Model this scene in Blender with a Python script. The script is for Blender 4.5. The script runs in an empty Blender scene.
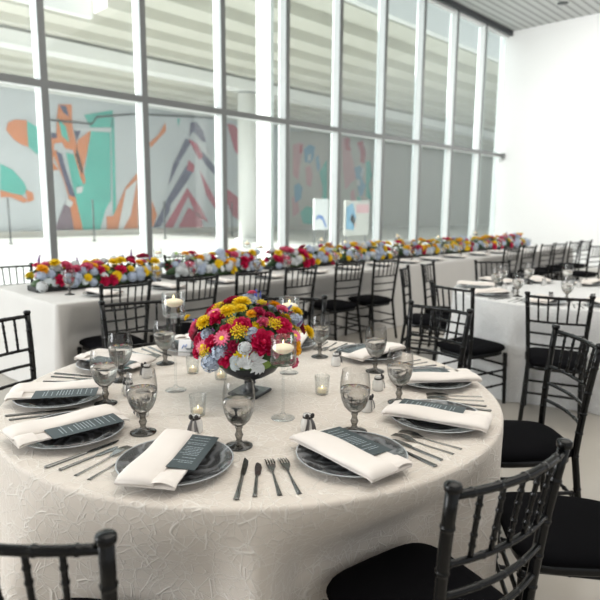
import bpy, math, random
from mathutils import Vector, Matrix, Euler
random.seed(7)
PI = math.pi
sin, cos = math.sin, math.cos
COL = bpy.context.scene.collection
SC = bpy.context.scene

# ------------------------------------------------------------------ camera model
F, H = 573.93, 1.4528
R_AX = Vector((0.70312612, -0.71102016, 0.00800013))
U_AX = Vector((0.10590747, 0.1158438, 0.98760509))
F_AX = Vector((0.7031339, 0.69356366, -0.15675514))
CAM = Vector((0, 0, H))
def ray(px, py):
    return (F_AX*F + R_AX*(px-300) - U_AX*(py-300))
def at_z(px, py, z):
    d = ray(px, py); return CAM + d*((z-H)/d.z)
def at_y(px, py, y):
    d = ray(px, py); return CAM + d*(y/d.y)

# ------------------------------------------------------------------ materials
def new_mat(name):
    m = bpy.data.materials.new(name); m.use_nodes = True
    nt = m.node_tree; nt.nodes.clear()
    out = nt.nodes.new('ShaderNodeOutputMaterial')
    return m, nt, out
def N(nt, t, **kw):
    n = nt.nodes.new(t)
    for k, v in kw.items():
        if k in n.inputs: n.inputs[k].default_value = v
        else: setattr(n, k, v)
    return n
def rgba(c): return (c[0], c[1], c[2], 1.0)
def plain(name, c, rough=0.5, metal=0.0, var=0.0, vscale=8.0, bump=0.0, bscale=60.0, spec=0.5, sheen=0.0, emit=None, estr=0.0, sss=0.0):
    m, nt, out = new_mat(name)
    b = N(nt, 'ShaderNodeBsdfPrincipled'); b.inputs['Roughness'].default_value = rough
    b.inputs['Metallic'].default_value = metal; b.inputs['Specular IOR Level'].default_value = spec
    b.inputs['Base Color'].default_value = rgba(c)
    if sheen: b.inputs['Sheen Weight'].default_value = sheen
    if sss:
        b.inputs['Subsurface Weight'].default_value = sss; b.inputs['Subsurface Scale'].default_value = 0.02
    if emit:
        b.inputs['Emission Color'].default_value = rgba(emit); b.inputs['Emission Strength'].default_value = estr
    tc = N(nt, 'ShaderNodeTexCoord')
    if var > 0:
        no = N(nt, 'ShaderNodeTexNoise'); no.inputs['Scale'].default_value = vscale; no.inputs['Detail'].default_value = 4
        nt.links.new(tc.outputs['Object'], no.inputs['Vector'])
        mx = N(nt, 'ShaderNodeMix', data_type='RGBA')
        mx.inputs[6].default_value = rgba([max(0, x*(1-var)) for x in c]); mx.inputs[7].default_value = rgba([min(1, x*(1+var)) for x in c])
        nt.links.new(no.outputs['Fac'], mx.inputs[0]); nt.links.new(mx.outputs[2], b.inputs['Base Color'])
    if bump > 0:
        no = N(nt, 'ShaderNodeTexNoise'); no.inputs['Scale'].default_value = bscale
        nt.links.new(tc.outputs['Object'], no.inputs['Vector'])
        bp = N(nt, 'ShaderNodeBump'); bp.inputs['Strength'].default_value = bump; bp.inputs['Distance'].default_value = 0.01
        nt.links.new(no.outputs['Fac'], bp.inputs['Height']); nt.links.new(bp.outputs['Normal'], b.inputs['Normal'])
    nt.links.new(b.outputs[0], out.inputs[0])
    return m
def shell(name, face, edge, gloss=0.9, rough=0.02, blend=0.35, haze=0.0, hcol=(.9, .9, .9), swirl=None, ior=1.45, minrefl=0.0, zdark=None):
    """thin glass: tinted transparency + fresnel reflection (+ a little diffuse haze)"""
    m, nt, out = new_mat(name)
    lw = N(nt, 'ShaderNodeLayerWeight'); lw.inputs['Blend'].default_value = blend
    mx = N(nt, 'ShaderNodeMix', data_type='RGBA'); mx.inputs[6].default_value = rgba(face); mx.inputs[7].default_value = rgba(edge)
    nt.links.new(lw.outputs['Facing'], mx.inputs[0])
    tr = N(nt, 'ShaderNodeBsdfTransparent'); nt.links.new(mx.outputs[2], tr.inputs[0])
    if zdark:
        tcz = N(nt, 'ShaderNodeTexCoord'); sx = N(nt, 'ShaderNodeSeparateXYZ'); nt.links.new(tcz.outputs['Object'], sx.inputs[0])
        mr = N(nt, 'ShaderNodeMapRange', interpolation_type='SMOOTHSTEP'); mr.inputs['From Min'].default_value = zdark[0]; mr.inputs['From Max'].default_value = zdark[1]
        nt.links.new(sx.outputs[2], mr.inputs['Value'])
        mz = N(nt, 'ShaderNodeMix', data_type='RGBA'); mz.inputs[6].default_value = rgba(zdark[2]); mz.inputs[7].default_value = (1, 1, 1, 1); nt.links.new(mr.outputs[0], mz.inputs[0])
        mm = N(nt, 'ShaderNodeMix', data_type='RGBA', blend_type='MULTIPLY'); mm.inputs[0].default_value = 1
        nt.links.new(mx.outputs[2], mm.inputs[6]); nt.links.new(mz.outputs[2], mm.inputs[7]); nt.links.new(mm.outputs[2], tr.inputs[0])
    last = tr
    if haze > 0:
        df = N(nt, 'ShaderNodeBsdfDiffuse'); df.inputs[0].default_value = rgba(hcol)
        mh = N(nt, 'ShaderNodeMixShader'); mh.inputs[0].default_value = haze
        if swirl:
            tc = N(nt, 'ShaderNodeTexCoord'); wv = N(nt, 'ShaderNodeTexWave', wave_type='RINGS', rings_direction='Z')
            mp = N(nt, 'ShaderNodeMapping'); mp.inputs['Location'].default_value = (0.06, 0.03, 0)
            wv.inputs['Scale'].default_value = swirl; wv.inputs['Distortion'].default_value = 14; wv.inputs['Detail'].default_value = 3.5; wv.inputs['Detail Scale'].default_value = 1.2
            nt.links.new(tc.outputs['Object'], mp.inputs[0]); nt.links.new(mp.outputs[0], wv.inputs['Vector'])
            rp = N(nt, 'ShaderNodeMapRange'); rp.inputs['From Min'].default_value = .2; rp.inputs['From Max'].default_value = 1.0
            rp.inputs['To Min'].default_value = haze*.4; rp.inputs['To Max'].default_value = min(1, haze*1.6)
            nt.links.new(wv.outputs['Fac'], rp.inputs['Value']); nt.links.new(rp.outputs[0], mh.inputs[0])
        nt.links.new(last.outputs[0], mh.inputs[1]); nt.links.new(df.outputs[0], mh.inputs[2]); last = mh
    gl = N(nt, 'ShaderNodeBsdfGlossy'); gl.inputs['Roughness'].default_value = rough; gl.inputs[0].default_value = (gloss, gloss, gloss, 1)
    l2 = N(nt, 'ShaderNodeLayerWeight'); l2.inputs['Blend'].default_value = .5
    f0 = ((ior-1)/(ior+1))**2
    pw = N(nt, 'ShaderNodeMath', operation='POWER'); pw.inputs[1].default_value = 5; nt.links.new(l2.outputs['Facing'], pw.inputs[0])
    fr = N(nt, 'ShaderNodeMath', operation='MULTIPLY_ADD'); fr.inputs[1].default_value = 1-f0; fr.inputs[2].default_value = f0
    nt.links.new(pw.outputs[0], fr.inputs[0])
    ms = N(nt, 'ShaderNodeMixShader')
    if minrefl:
        ad = N(nt, 'ShaderNodeMath', operation='MAXIMUM'); ad.inputs[1].default_value = minrefl
        nt.links.new(fr.outputs[0], ad.inputs[0]); nt.links.new(ad.outputs[0], ms.inputs[0])
    else:
        nt.links.new(fr.outputs[0], ms.inputs[0])
    nt.links.new(last.outputs[0], ms.inputs[1]); nt.links.new(gl.outputs[0], ms.inputs[2])
    nt.links.new(ms.outputs[0], out.inputs[0])
    return m
def cloth_mat(name, c_low, c_high, scale=13.5, bump=0.45, rough=0.55):
    """ivory cloth with a web of raised random lines"""
    m, nt, out = new_mat(name)
    tc = N(nt, 'ShaderNodeTexCoord')
    nz = N(nt, 'ShaderNodeTexNoise'); nz.inputs['Scale'].default_value = 9; nz.inputs['Detail'].default_value = 2
    nt.links.new(tc.outputs['Object'], nz.inputs['Vector'])
    va = N(nt, 'ShaderNodeVectorMath', operation='SCALE'); va.inputs['Scale'].default_value = 0.03
    nt.links.new(nz.outputs['Color'], va.inputs[0])
    hs = []
    for sc, st, w in ((scale, (.55, 2.1, 1.5), .030), (scale*1.1, (2.0, .6, .8), .030), (scale*.9, (1.2, 1.2, 2.2), .03)):
        ad = N(nt, 'ShaderNodeVectorMath', operation='ADD'); nt.links.new(tc.outputs['Object'], ad.inputs[0]); nt.links.new(va.outputs[0], ad.inputs[1])
        mp = N(nt, 'ShaderNodeMapping'); mp.inputs['Scale'].default_value = st; mp.inputs['Rotation'].default_value = (.3, .5, .55+sc*.25)
        nt.links.new(ad.outputs[0], mp.inputs[0])
        vo = N(nt, 'ShaderNodeTexVoronoi', feature='DISTANCE_TO_EDGE'); vo.inputs['Scale'].default_value = sc
        nt.links.new(mp.outputs[0], vo.inputs['Vector'])
        mr = N(nt, 'ShaderNodeMapRange', interpolation_type='SMOOTHSTEP'); mr.inputs['From Min'].default_value = 0.0; mr.inputs['From Max'].default_value = w
        mr.inputs['To Min'].default_value = 1; mr.inputs['To Max'].default_value = 0
        nt.links.new(vo.outputs['Distance'], mr.inputs['Value']); hs.append(mr)
    mxm = N(nt, 'ShaderNodeMath', operation='MAXIMUM'); nt.links.new(hs[0].outputs[0], mxm.inputs[0]); nt.links.new(hs[1].outputs[0], mxm.inputs[1])
    mx0 = mxm; mxm = N(nt, 'ShaderNodeMath', operation='MAXIMUM'); nt.links.new(mx0.outputs[0], mxm.inputs[0]); nt.links.new(hs[2].outputs[0], mxm.inputs[1])
    mx = N(nt, 'ShaderNodeMix', data_type='RGBA'); mx.inputs[6].default_value = rgba(c_low); mx.inputs[7].default_value = rgba(c_high)
    nt.links.new(mxm.outputs[0], mx.inputs[0])
    b = N(nt, 'ShaderNodeBsdfPrincipled'); b.inputs['Roughness'].default_value = rough; b.inputs['Specular IOR Level'].default_value = .3
    b.inputs['Sheen Weight'].default_value = .15
    nt.links.new(mx.outputs[2], b.inputs['Base Color'])
    bp = N(nt, 'ShaderNodeBump'); bp.inputs['Strength'].default_value = bump; bp.inputs['Distance'].default_value = 0.006
    nt.links.new(mxm.outputs[0], bp.inputs['Height']); nt.links.new(bp.outputs[0], b.inputs['Normal'])
    nt.links.new(b.outputs[0], out.inputs[0])
    return m
def stripes_mat(name, c1, c2, axis, period, frac, rough=.5):
    m, nt, out = new_mat(name)
    tc = N(nt, 'ShaderNodeTexCoord'); sp = N(nt, 'ShaderNodeSeparateXYZ'); nt.links.new(tc.outputs['Object'], sp.inputs[0])
    dv = N(nt, 'ShaderNodeMath', operation='DIVIDE'); dv.inputs[1].default_value = period; nt.links.new(sp.outputs[axis], dv.inputs[0])
    fr = N(nt, 'ShaderNodeMath', operation='FRACT'); nt.links.new(dv.outputs[0], fr.inputs[0])
    ls = N(nt, 'ShaderNodeMath', operation='LESS_THAN'); ls.inputs[1].default_value = frac; nt.links.new(fr.outputs[0], ls.inputs[0])
    mx = N(nt, 'ShaderNodeMix', data_type='RGBA'); mx.inputs[6].default_value = rgba(c1); mx.inputs[7].default_value = rgba(c2); nt.links.new(ls.outputs[0], mx.inputs[0])
    b = N(nt, 'ShaderNodeBsdfPrincipled'); b.inputs['Roughness'].default_value = rough
    nt.links.new(mx.outputs[2], b.inputs['Base Color']); nt.links.new(b.outputs[0], out.inputs[0])
    return m

M = {}
M['black'] = plain('black_lacquer', (.002, .0022, .0024), rough=.22, spec=.32, var=.2, vscale=30)
M['cushion'] = plain('black_fabric', (.006, .006, .007), rough=.95, spec=.03, bump=.15, bscale=400)
M['cloth'] = cloth_mat('ivory_web_cloth', (.66, .595, .525), (.79, .74, .675))
M['cloth2'] = cloth_mat('pale_web_cloth', (.70, .70, .69), (.79, .79, .78), scale=19, bump=.6)
M['cloth3'] = plain('plain_grey_cloth', (.56, .545, .52), rough=.85, var=.06, vscale=3, bump=.1, bscale=12)
M['napkin'] = plain('napkin_cotton', (.78, .725, .675), rough=.85, sheen=.1, var=.03, vscale=20)
M['napkin_white'] = plain('white_napkin', (.86, .87, .88), rough=.85)
M['menu'] = plain('slate_card', (.042, .060, .066), rough=.5, var=.1, vscale=20)
M['print'] = plain('pale_print', (.40, .46, .49), rough=.6)
M['steel'] = plain('cutlery_steel', (.20, .20, .19), rough=.25, metal=1, var=.15, vscale=25)
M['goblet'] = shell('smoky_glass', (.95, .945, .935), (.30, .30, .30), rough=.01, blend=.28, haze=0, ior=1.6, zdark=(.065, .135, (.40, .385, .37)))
M['goblet_stem'] = shell('dark_smoky_glass', (.55, .54, .52), (.09, .09, .09), rough=.02, blend=.4, haze=0, ior=1.7)
M['water'] = shell('water', (.965, .965, .96), (.80, .81, .81), rough=.01, blend=.3, ior=1.33)
def liquid(name, c):
    m, nt, out = new_mat(name); g = N(nt, 'ShaderNodeBsdfGlass'); g.inputs['IOR'].default_value = 1.33; g.inputs['Roughness'].default_value = 0; g.inputs[0].default_value = rgba(c)
    nt.links.new(g.outputs[0], out.inputs[0]); return m
M['drink'] = liquid('drinking_water', (.97, .965, .955))
M['clear'] = shell('clear_glass', (.985, .99, .99), (.74, .77, .78), rough=.01, blend=.25, ior=1.6)
M['ribbed'] = shell('ribbed_glass', (.975, .98, .975), (.74, .76, .76), rough=.04, blend=.3, haze=.03, ior=1.6)
M['plate'] = shell('swirled_grey_glass', (.42, .425, .43), (.16, .165, .17), rough=.06, blend=.3, haze=.30, hcol=(.36, .375, .39), swirl=8.0)
M['plate_rim'] = plain('plate_rim_glass', (.45, .47, .48), rough=.12)
M['frost'] = shell('frosted_jar', (.93, .93, .92), (.80, .80, .79), rough=.15, blend=.3, haze=.55, hcol=(.86, .85, .83))
M['ribbon'] = plain('grey_satin_ribbon', (.13, .125, .125), rough=.35, var=.35, vscale=90)
M['knot'] = plain('dark_ribbon', (.025, .022, .022), rough=.5)
M['wax'] = plain('cream_wax', (.86, .76, .55), rough=.5, sss=.3, emit=(1, .86, .6), estr=.08)  # slight emission puts the candle glow into the wax itself
M['flame'] = plain('flame', (1, .85, .45), rough=.5, emit=(1, .80, .38), estr=5)
M['wick'] = plain('wick', (.05, .04, .03), rough=.9)
M['vase'] = plain('pewter_black', (.022, .026, .032), rough=.32, metal=.35, var=.3, vscale=25, bump=.15, bscale=60)
M['tray'] = plain('black_tray', (.012, .012, .012), rough=.5)
M['magenta'] = plain('magenta_petal', (.62, .006, .085), rough=.55, var=.35, vscale=40)
M['darkred'] = plain('crimson_petal', (.42, .01, .07), rough=.55, var=.35, vscale=40)
M['pink'] = plain('pink_petal', (.72, .13, .24), rough=.55, var=.3, vscale=40)
M['yellow'] = plain('yellow_petal', (1.0, .66, .012), rough=.55, var=.2, vscale=40)
M['orange'] = plain('orange_petal', (1.0, .47, .01), rough=.55, var=.2, vscale=40)
M['hydra'] = plain('pale_blue_floret', (.43, .50, .62), rough=.6, var=.25, vscale=50)
M['whitish'] = plain('white_floret', (.62, .65, .66), rough=.6, var=.15, vscale=50)
M['dusty'] = plain('dusty_leaf', (.50, .56, .58), rough=.8, var=.15, vscale=60)
M['blue'] = plain('blue_floret', (.09, .12, .42), rough=.6, var=.3, vscale=60)
M['purple'] = plain('purple_floret', (.22, .10, .30), rough=.6, var=.3, vscale=60)
M['leaf'] = plain('green_leaf', (.035, .085, .022), rough=.5, var=.3, vscale=30)
M['leaf2'] = plain('light_leaf', (.20, .32, .06), rough=.5, var=.3, vscale=30)
M['wood'] = plain('plywood_table', (.45, .33, .2), rough=.6, var=.2, vscale=6)
M['metal_leg'] = plain('grey_tube', (.3, .3, .3), rough=.4, metal=.8)
M['wall'] = plain('white_wall', (.90, .90, .895), rough=.9, var=.01, vscale=1)
M['frame'] = plain('white_frame', (.80, .81, .81), rough=.35, var=.02, vscale=3)
M['frame_face'] = plain('shaded_frame_face', (.20, .207, .205), rough=.4, var=.04, vscale=3)  # darker grey paints in the backlit shade on room-side frame faces
M['floor'] = plain('polished_concrete', (.40, .37, .325), rough=.33, var=.10, vscale=1.6, bump=.03, bscale=20)
M['ceiling'] = stripes_mat('slatted_ceiling', (.50, .51, .50), (.25, .255, .25), 1, .20, .30)
M['pane'] = shell('window_glass', (.90, .93, .925), (.72, .83, .82), rough=.01, blend=.2, ior=1.35, haze=.09, hcol=(.85, .92, .92))
M['ground'] = plain('pale_paving', (.80, .79, .77), rough=.9, var=.06, vscale=.6)
M['concrete'] = plain('pale_concrete', (.66, .64, .56), rough=.9, var=.10, vscale=.7)
M['concrete_white'] = plain('white_concrete', (.86, .86, .84), rough=.9, var=.03, vscale=1)
M['muralwall'] = plain('mural_wall_paint', (.70, .74, .78), rough=.9, var=.05, vscale=.4)
M['facade'] = plain('beige_facade', (.60, .58, .54), rough=.9, var=.08, vscale=.4)
M['p_orange'] = plain('mural_orange', (.80, .27, .10), rough=.9, var=.15, vscale=1)
M['p_teal'] = plain('mural_teal', (.10, .58, .49), rough=.9, var=.2, vscale=.7)
M['p_navy'] = plain('mural_navy', (.10, .10, .19), rough=.9, var=.15, vscale=1)
M['p_red'] = plain('mural_red', (.55, .10, .16), rough=.9, var=.2, vscale=1)
M['p_pink'] = plain('mural_pink', (.72, .40, .42), rough=.9, var=.2, vscale=1)
M['p_white'] = plain('mural_white', (.80, .82, .84), rough=.9)
M['p_brown'] = plain('mural_brown', (.25, .17, .22), rough=.9, var=.2, vscale=1)
M['p_sky'] = plain('mural_sky_blue', (.18, .42, .62), rough=.9, var=.2, vscale=1)
M['dark_metal'] = plain('dark_metal', (.07, .075, .08), rough=.5, metal=.6)
M['card'] = plain('white_card', (.88, .88, .88), rough=.7)
M['blue_ink'] = plain('blue_ink', (.12, .25, .62), rough=.7)

# ------------------------------------------------------------------ mesh builder
class MB:
    def __init__(s): s.v = []; s.f = []; s.m = []; s.sm = []
    def add(s, vs, fs, mi=0, smooth=True, mat=None):
        o = len(s.v)
        for v in vs:
            v = Vector(v)
            if mat is not None: v = mat @ v
            s.v.append(tuple(v))
        for f in fs:
            s.f.append(tuple(i+o for i in f)); s.m.append(mi); s.sm.append(smooth)
        return s
    def merge(s, other, mat=None, mi=None):
        o = len(s.v)
        for v in other.v: s.v.append(tuple(mat @ Vector(v)) if mat is not None else v)
        for f, m_, sm in zip(other.f, other.m, other.sm):
            s.f.append(tuple(i+o for i in f)); s.m.append(m_ if mi is None else mi); s.sm.append(sm)
        return s
    def box(s, x0, x1, y0, y1, z0, z1, mi=0, mat=None, bev=0.0):
        if bev <= 0:
            vs = [(x0,y0,z0),(x1,y0,z0),(x1,y1,z0),(x0,y1,z0),(x0,y0,z1),(x1,y0,z1),(x1,y1,z1),(x0,y1,z1)]
            fs = [(3,2,1,0),(4,5,6,7),(0,1,5,4),(1,2,6,5),(2,3,7,6),(3,0,4,7)]
            return s.add(vs, fs, mi, False, mat)
        b = bev; out = []
        pts = [(x0+b,y0),(x1-b,y0),(x1,y0+b),(x1,y1-b),(x1-b,y1),(x0+b,y1),(x0,y1-b),(x0,y0+b)]
        cx, cy = (x0+x1)/2, (y0+y1)/2
        def ins(p): return (p[0]+(b if p[0] < cx else -b), p[1]+(b if p[1] < cy else -b))
        rings = [[(*ins(p), z0) for p in pts], [(*p, z0+b) for p in pts], [(*p, z1-b) for p in pts], [(*ins(p), z1) for p in pts]]
        vs = sum(rings, []); n = 8; fs = [tuple(range(n-1, -1, -1)), tuple(range(3*n, 4*n))]
        for k in range(3):
            for i in range(n): fs.append((k*n+i, k*n+(i+1) % n, (k+1)*n+(i+1) % n, (k+1)*n+i))
        return s.add(vs, fs, mi, False, mat)
    def tube(s, path, rad, seg=8, mi=0, mat=None, cap=True, smooth=True):
        n = len(path); P = [Vector(p) for p in path]
        if not hasattr(rad, '__len__'): rad = [rad]*n
        vs = []; prev = None
        for i in range(n):
            t = (P[min(i+1, n-1)]-P[max(i-1, 0)])
            t = t.normalized() if t.length > 1e-9 else Vector((0, 0, 1))
            if prev is None:
                a = Vector((1, 0, 0)) if abs(t.x) < .9 else Vector((0, 1, 0))
                prev = (a - t*a.dot(t)).normalized()
            else:
                prev = (prev - t*prev.dot(t)).normalized()
            q = t.cross(prev)
            for k in range(seg):
                a = 2*PI*k/seg; vs.append(P[i] + (prev*cos(a)+q*sin(a))*rad[i])
        fs = []
        for i in range(n-1):
            for k in range(seg): fs.append((i*seg+k, i*seg+(k+1) % seg, (i+1)*seg+(k+1) % seg, (i+1)*seg+k))
        if cap: fs += [tuple(range(seg-1, -1, -1)), tuple(range((n-1)*seg, n*seg))]
        return s.add(vs, fs, mi, smooth, mat)
    def lathe(s, prof, seg=32, mi=0, mat=None, smooth=True, flute=None):
        vs = []; fs = []; n = len(prof)
        for (r, z) in prof:
            for k in range(seg):
                a = 2*PI*k/seg; rr = r*(1+flute[1]*cos(flute[0]*a)) if flute else r
                vs.append((rr*cos(a), rr*sin(a), z))
        for i in range(n-1):
            for k in range(seg): fs.append((i*seg+k, i*seg+(k+1) % seg, (i+1)*seg+(k+1) % seg, (i+1)*seg+k))
        if prof[0][0] > 1e-5 and prof[0][0] < 1e-3 + 0: pass
        return s.add(vs, fs, mi, smooth, mat)
    def prism(s, poly, z0, z1, mi=0, mat=None, smooth=False):
        n = len(poly)
        vs = [(x, y, z0) for x, y in poly]+[(x, y, z1) for x, y in poly]
        fs = [tuple(range(n-1, -1, -1)), tuple(range(n, 2*n))]
        for i in range(n): fs.append((i, (i+1) % n, n+(i+1) % n, n+i))
        return s.add(vs, fs, mi, smooth, mat)
    def ball(s, c, r, seg=8, rings=5, mi=0, sq=(1, 1, 1), mat=None):
        vs = []; fs = []
        for i in range(rings+1):
            th = PI*i/rings
            for k in range(seg):
                a = 2*PI*k/seg
                vs.append((c[0]+r*sq[0]*sin(th)*cos(a), c[1]+r*sq[1]*sin(th)*sin(a), c[2]+r*sq[2]*cos(th)))
        for i in range(rings):
            for k in range(seg): fs.append((i*seg+k, (i+1)*seg+k, (i+1)*seg+(k+1) % seg, i*seg+(k+1) % seg))
        return s.add(vs, fs, mi, True, mat)
    def grid(s, nu, nv, fn, mi=0, smooth=True, mat=None):
        vs = [fn(i/nu, j/nv) for j in range(nv+1) for i in range(nu+1)]
        fs = [(j*(nu+1)+i, j*(nu+1)+i+1, (j+1)*(nu+1)+i+1, (j+1)*(nu+1)+i) for j in range(nv) for i in range(nu)]
        return s.add(vs, fs, mi, smooth, mat)
    def mesh(s, name, mats):
        me = bpy.data.meshes.new(name); me.from_pydata(s.v, [], s.f)
        if not isinstance(mats, (list, tuple)): mats = [mats]
        for m in mats: me.materials.append(m)
        me.polygons.foreach_set('material_index', s.m); me.polygons.foreach_set('use_smooth', s.sm)
        me.validate(); me.update(); return me
    def build(s, name, mats, parent=None, loc=(0, 0, 0), rot=(0, 0, 0)):
        return link(name, s.mesh(name, mats), parent, loc, rot)

def link(name, me, parent=None, loc=(0, 0, 0), rot=(0, 0, 0), scale=None):
    o = bpy.data.objects.new(name, me); COL.objects.link(o); o.location = loc; o.rotation_euler = rot
    if scale is not None: o.scale = (scale,)*3 if not hasattr(scale, '__len__') else scale
    if parent: o.parent = parent
    return o
def tag(o, label, cat, group=None):
    o['label'] = label; o['category'] = cat
    if group: o['group'] = group
    return o
def thing(name, label, cat, loc=(0, 0, 0), rz=0.0, group=None):
    o = bpy.data.objects.new(name, None); o.empty_display_size = .05; COL.objects.link(o)
    o.location = loc; o.rotation_euler = (0, 0, rz); return tag(o, label, cat, group)
def structure(o): o['kind'] = 'structure'; return o
def dup(root, loc, rz, label, group=None, skip=()):
    r = root.copy(); COL.objects.link(r); r.location = loc; r.rotation_euler = (0, 0, rz)
    r['label'] = label
    if group: r['group'] = group
    for ch in list(root.children):
        if ch.name.split('.')[0] in skip: continue
        c = ch.copy(); COL.objects.link(c); c.parent = r
        for g in list(ch.children):
            d = g.copy(); COL.objects.link(d); d.parent = c
    return r
class Proto:
    """first use moves the source itself, later uses copy it"""
    def __init__(s, maker): s.maker = maker; s.src = None
    def put(s, loc, rz, label, group=None):
        if s.src is None:
            s.src = s.maker(); o = s.src; o.location = loc; o.rotation_euler = (0, 0, rz); o['label'] = label
            if group: o['group'] = group
            return o
        return dup(s.src, loc, rz, label, group)

# ------------------------------------------------------------------ setting: room
WY, WX, ZC, ZT, U0, S = 7.7, 16.03, 6.33, 3.045, 3.098, 1.4373
XL, YB = -5.2, -7.0
structure(MB().box(XL, WX+.2, YB, WY+.0, -.1, 0).build('floor', M['floor']))
structure(MB().box(XL-.2, WX+.4, -6.0, WY+.2, ZC, ZC+.2).build('ceiling', M['ceiling']))
structure(MB().box(WX, WX+.2, YB, WY+.3, 0, ZC).build('wall_right', M['wall']))
structure(MB().box(XL-.2, XL, YB, WY, 0, ZC).build('wall_left', M['wall']))
# window bays
for k in range(-5, 9):
    x = U0 + k*S; xn = (U0+(k+1)*S) if k < 8 else WX
    w = MB()
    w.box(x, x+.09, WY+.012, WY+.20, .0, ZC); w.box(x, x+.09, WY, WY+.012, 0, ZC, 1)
    o = w.build('window_%d' % (k+6), [M['frame'], M['frame_face']]); structure(o)
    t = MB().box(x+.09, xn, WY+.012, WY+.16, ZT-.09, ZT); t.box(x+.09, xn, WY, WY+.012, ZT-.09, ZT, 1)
    t.build('transom', [M['frame'], M['frame_face']], o)
    t = MB().box(x+.09, xn, WY+.05, WY+.16, ZC-.16, ZC); t.build('head_rail', M['frame'], o)
    t = MB().box(x+.09, xn, WY+.03, WY+.16, 0, .10); t.build('sill_rail', M['frame'], o)
    MB().box(x+.09, xn, WY+.155, WY+.160, ZT, ZC-.16).build('upper_pane', M['pane'], o)
    MB().box(x+.09, xn, WY+.155, WY+.160, .10, ZT-.09).build('lower_pane', M['pane'], o)
structure(MB().box(XL, WX, WY-.06, WY, ZC-.12, ZC).build('trim_1', M['dark_metal']))
structure(MB().box(WX-.16, WX-.0, WY-.05, WY+.0, ZT-.14, ZT+.01).build('trim_2', M['frame_face']))
structure(MB().box(WX-.02, WX, YB, WY-.06, 0, .10).build('baseboard_right', M['wall']))
dl = MB().lathe([(.0001, -.012), (.10, -.012), (.13, -.004), (.13, .0)], 24)
tag(dl.build('ceiling_light', M['dark_metal'], None, (14.72, 5.83, ZC)), 'small dark round recessed downlight in the slatted ceiling', 'ceiling light')

# ------------------------------------------------------------------ setting: outside
structure(MB().box(-30, 110, WY+.21, 60, -.16, -.06).build('ground', M['ground']))
deck = MB()
ZD, DX = 7.0, 3.0
deck.box(8.7, 95, 11.0, 30.4, ZD+.55, ZD+.8); deck.box(DX, 8.7, 17.7, 30.4, ZD+.55, ZD+.8)
y = 11.3
k = 0
while y < 30:
    x0 = 8.7 if y < 17.7 else DX
    deck.box(x0, 95, y, y+.85, ZD+.20, ZD+.55)
    y += 1.75; k += 1
o = structure(deck.build('parking_deck', M['concrete']))
bm = MB().box(DX, 95, 20.4, 21.2, ZD-.35, ZD+.08); bm.box(DX, 95, 27.6, 28.4, ZD-.25, ZD+.08)
structure(bm.build('lit_deck_beam', M['concrete_white']))  # whiter concrete paints in the sunlit strip under the deck
em = MB().box(8.4, 95, 10.75, 11.0, ZD+.1, ZD+1.0); em.box(DX, 8.7, 17.45, 17.7, ZD+.1, ZD+1.0)
structure(em.build('deck_edge', M['concrete_white']))
structure(MB().box(-25, 95, 30, 30.4, -.1, ZD+.55).build('wall_outside', M['muralwall']))
structure(MB().box(-25, 95, 29.6, 30, -.06, .25).build('trim_3', M['facade']))
def column(name, label, b):
    return tag(b, label, 'column')
c = thing('round_column', 'round white concrete column outside supporting the deck', 'column', (17.55, 20.8, -.06))
MB().lathe([(.0001, 0), (.42, 0), (.42, 6.6), (.0001, 6.6)], 32).build('shaft', M['concrete_white'], c)
MB().lathe([(.6, 0), (.6, .12), (.42, .16)], 32).build('base', M['concrete_white'], c)
xq = U0+3*S
structure(MB().box(xq-.16, xq-.08, WY+.24, WY+.62, -.06, ZC+.3).build('trim_4', M['concrete_white']))
xq = U0+8*S
structure(MB().box(xq+.30, xq+.55, WY+.22, WY+.32, -.06, ZC+.3).build('trim_5', M['concrete_white']))

# mural: flat paint shapes on the outside wall (traced at the wall's plane)
MY = 30.0
mural = thing('wall_mural', 'large abstract mural in orange, teal and navy on the wall outside', 'mural', (15, MY-.02, 0))
def paint(name, mat, polys, layer):
    b = MB()
    for poly in polys:
        vs = []
        for (px, py) in poly:
            q = at_y(px, py, MY); vs.append((q.x-15, -.012*layer, max(q.z, .26)))
        b.add(vs, [tuple(range(len(vs)))], 0, False)
    b.build(name, mat, mural)
def L(ox, oy, sc, pts): return [(ox+x/sc, oy+y/sc) for x, y in pts]
A = lambda p: L(0, 80, 4, p)
B = lambda p: L(140, 90, 4, p)
paint('orange_patch', M['p_orange'], [A([(22,200),(30,170),(60,158),(106,162),(108,220),(112,268),(84,258),(55,240)]),
    A([(232,98),(285,98),(288,190),(340,400),(336,420),(320,390),(290,280),(260,275),(245,250),(215,255),(210,330),(235,360),(190,360),(190,230),(225,230),(225,150)]),
    A([(205,285),(225,280),(300,470),(330,600),(295,600),(270,460),(250,390)]),
    A([(310,240),(362,200),(345,300),(325,380),(300,300)]),
    A([(548,370),(552,600),(425,600),(425,545),(450,545),(470,500),(500,430)]),
    B([(100,130),(102,165),(40,232),(36,210),(70,180)]), B([(46,440),(66,500),(50,548),(44,548)]),
    A([(0,440),(40,452),(80,460),(110,480),(95,492),(40,468),(0,470)]), A([(100,440),(130,450),(135,480),(110,490)])], 3)
paint('teal_patch', M['p_teal'], [A([(105,163),(150,190),(165,240),(150,300),(110,265)]),
    A([(362,205),(440,210),(442,480),(420,520),(400,600),(330,600),(300,470),(262,290),(300,300),(330,420)]),
    A([(0,335),(50,360),(95,410),(110,445),(75,470),(40,450),(0,460)]),
    A([(443,150),(455,150),(465,600),(452,600)]), A([(335,140),(450,120),(450,190),(360,190)]), B([(147,115),(158,115),(152,148)])], 2)
paint('teal_stripe', M['p_teal'], [A([(228,150),(262,190),(275,250),(245,225)])], 5)
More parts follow.
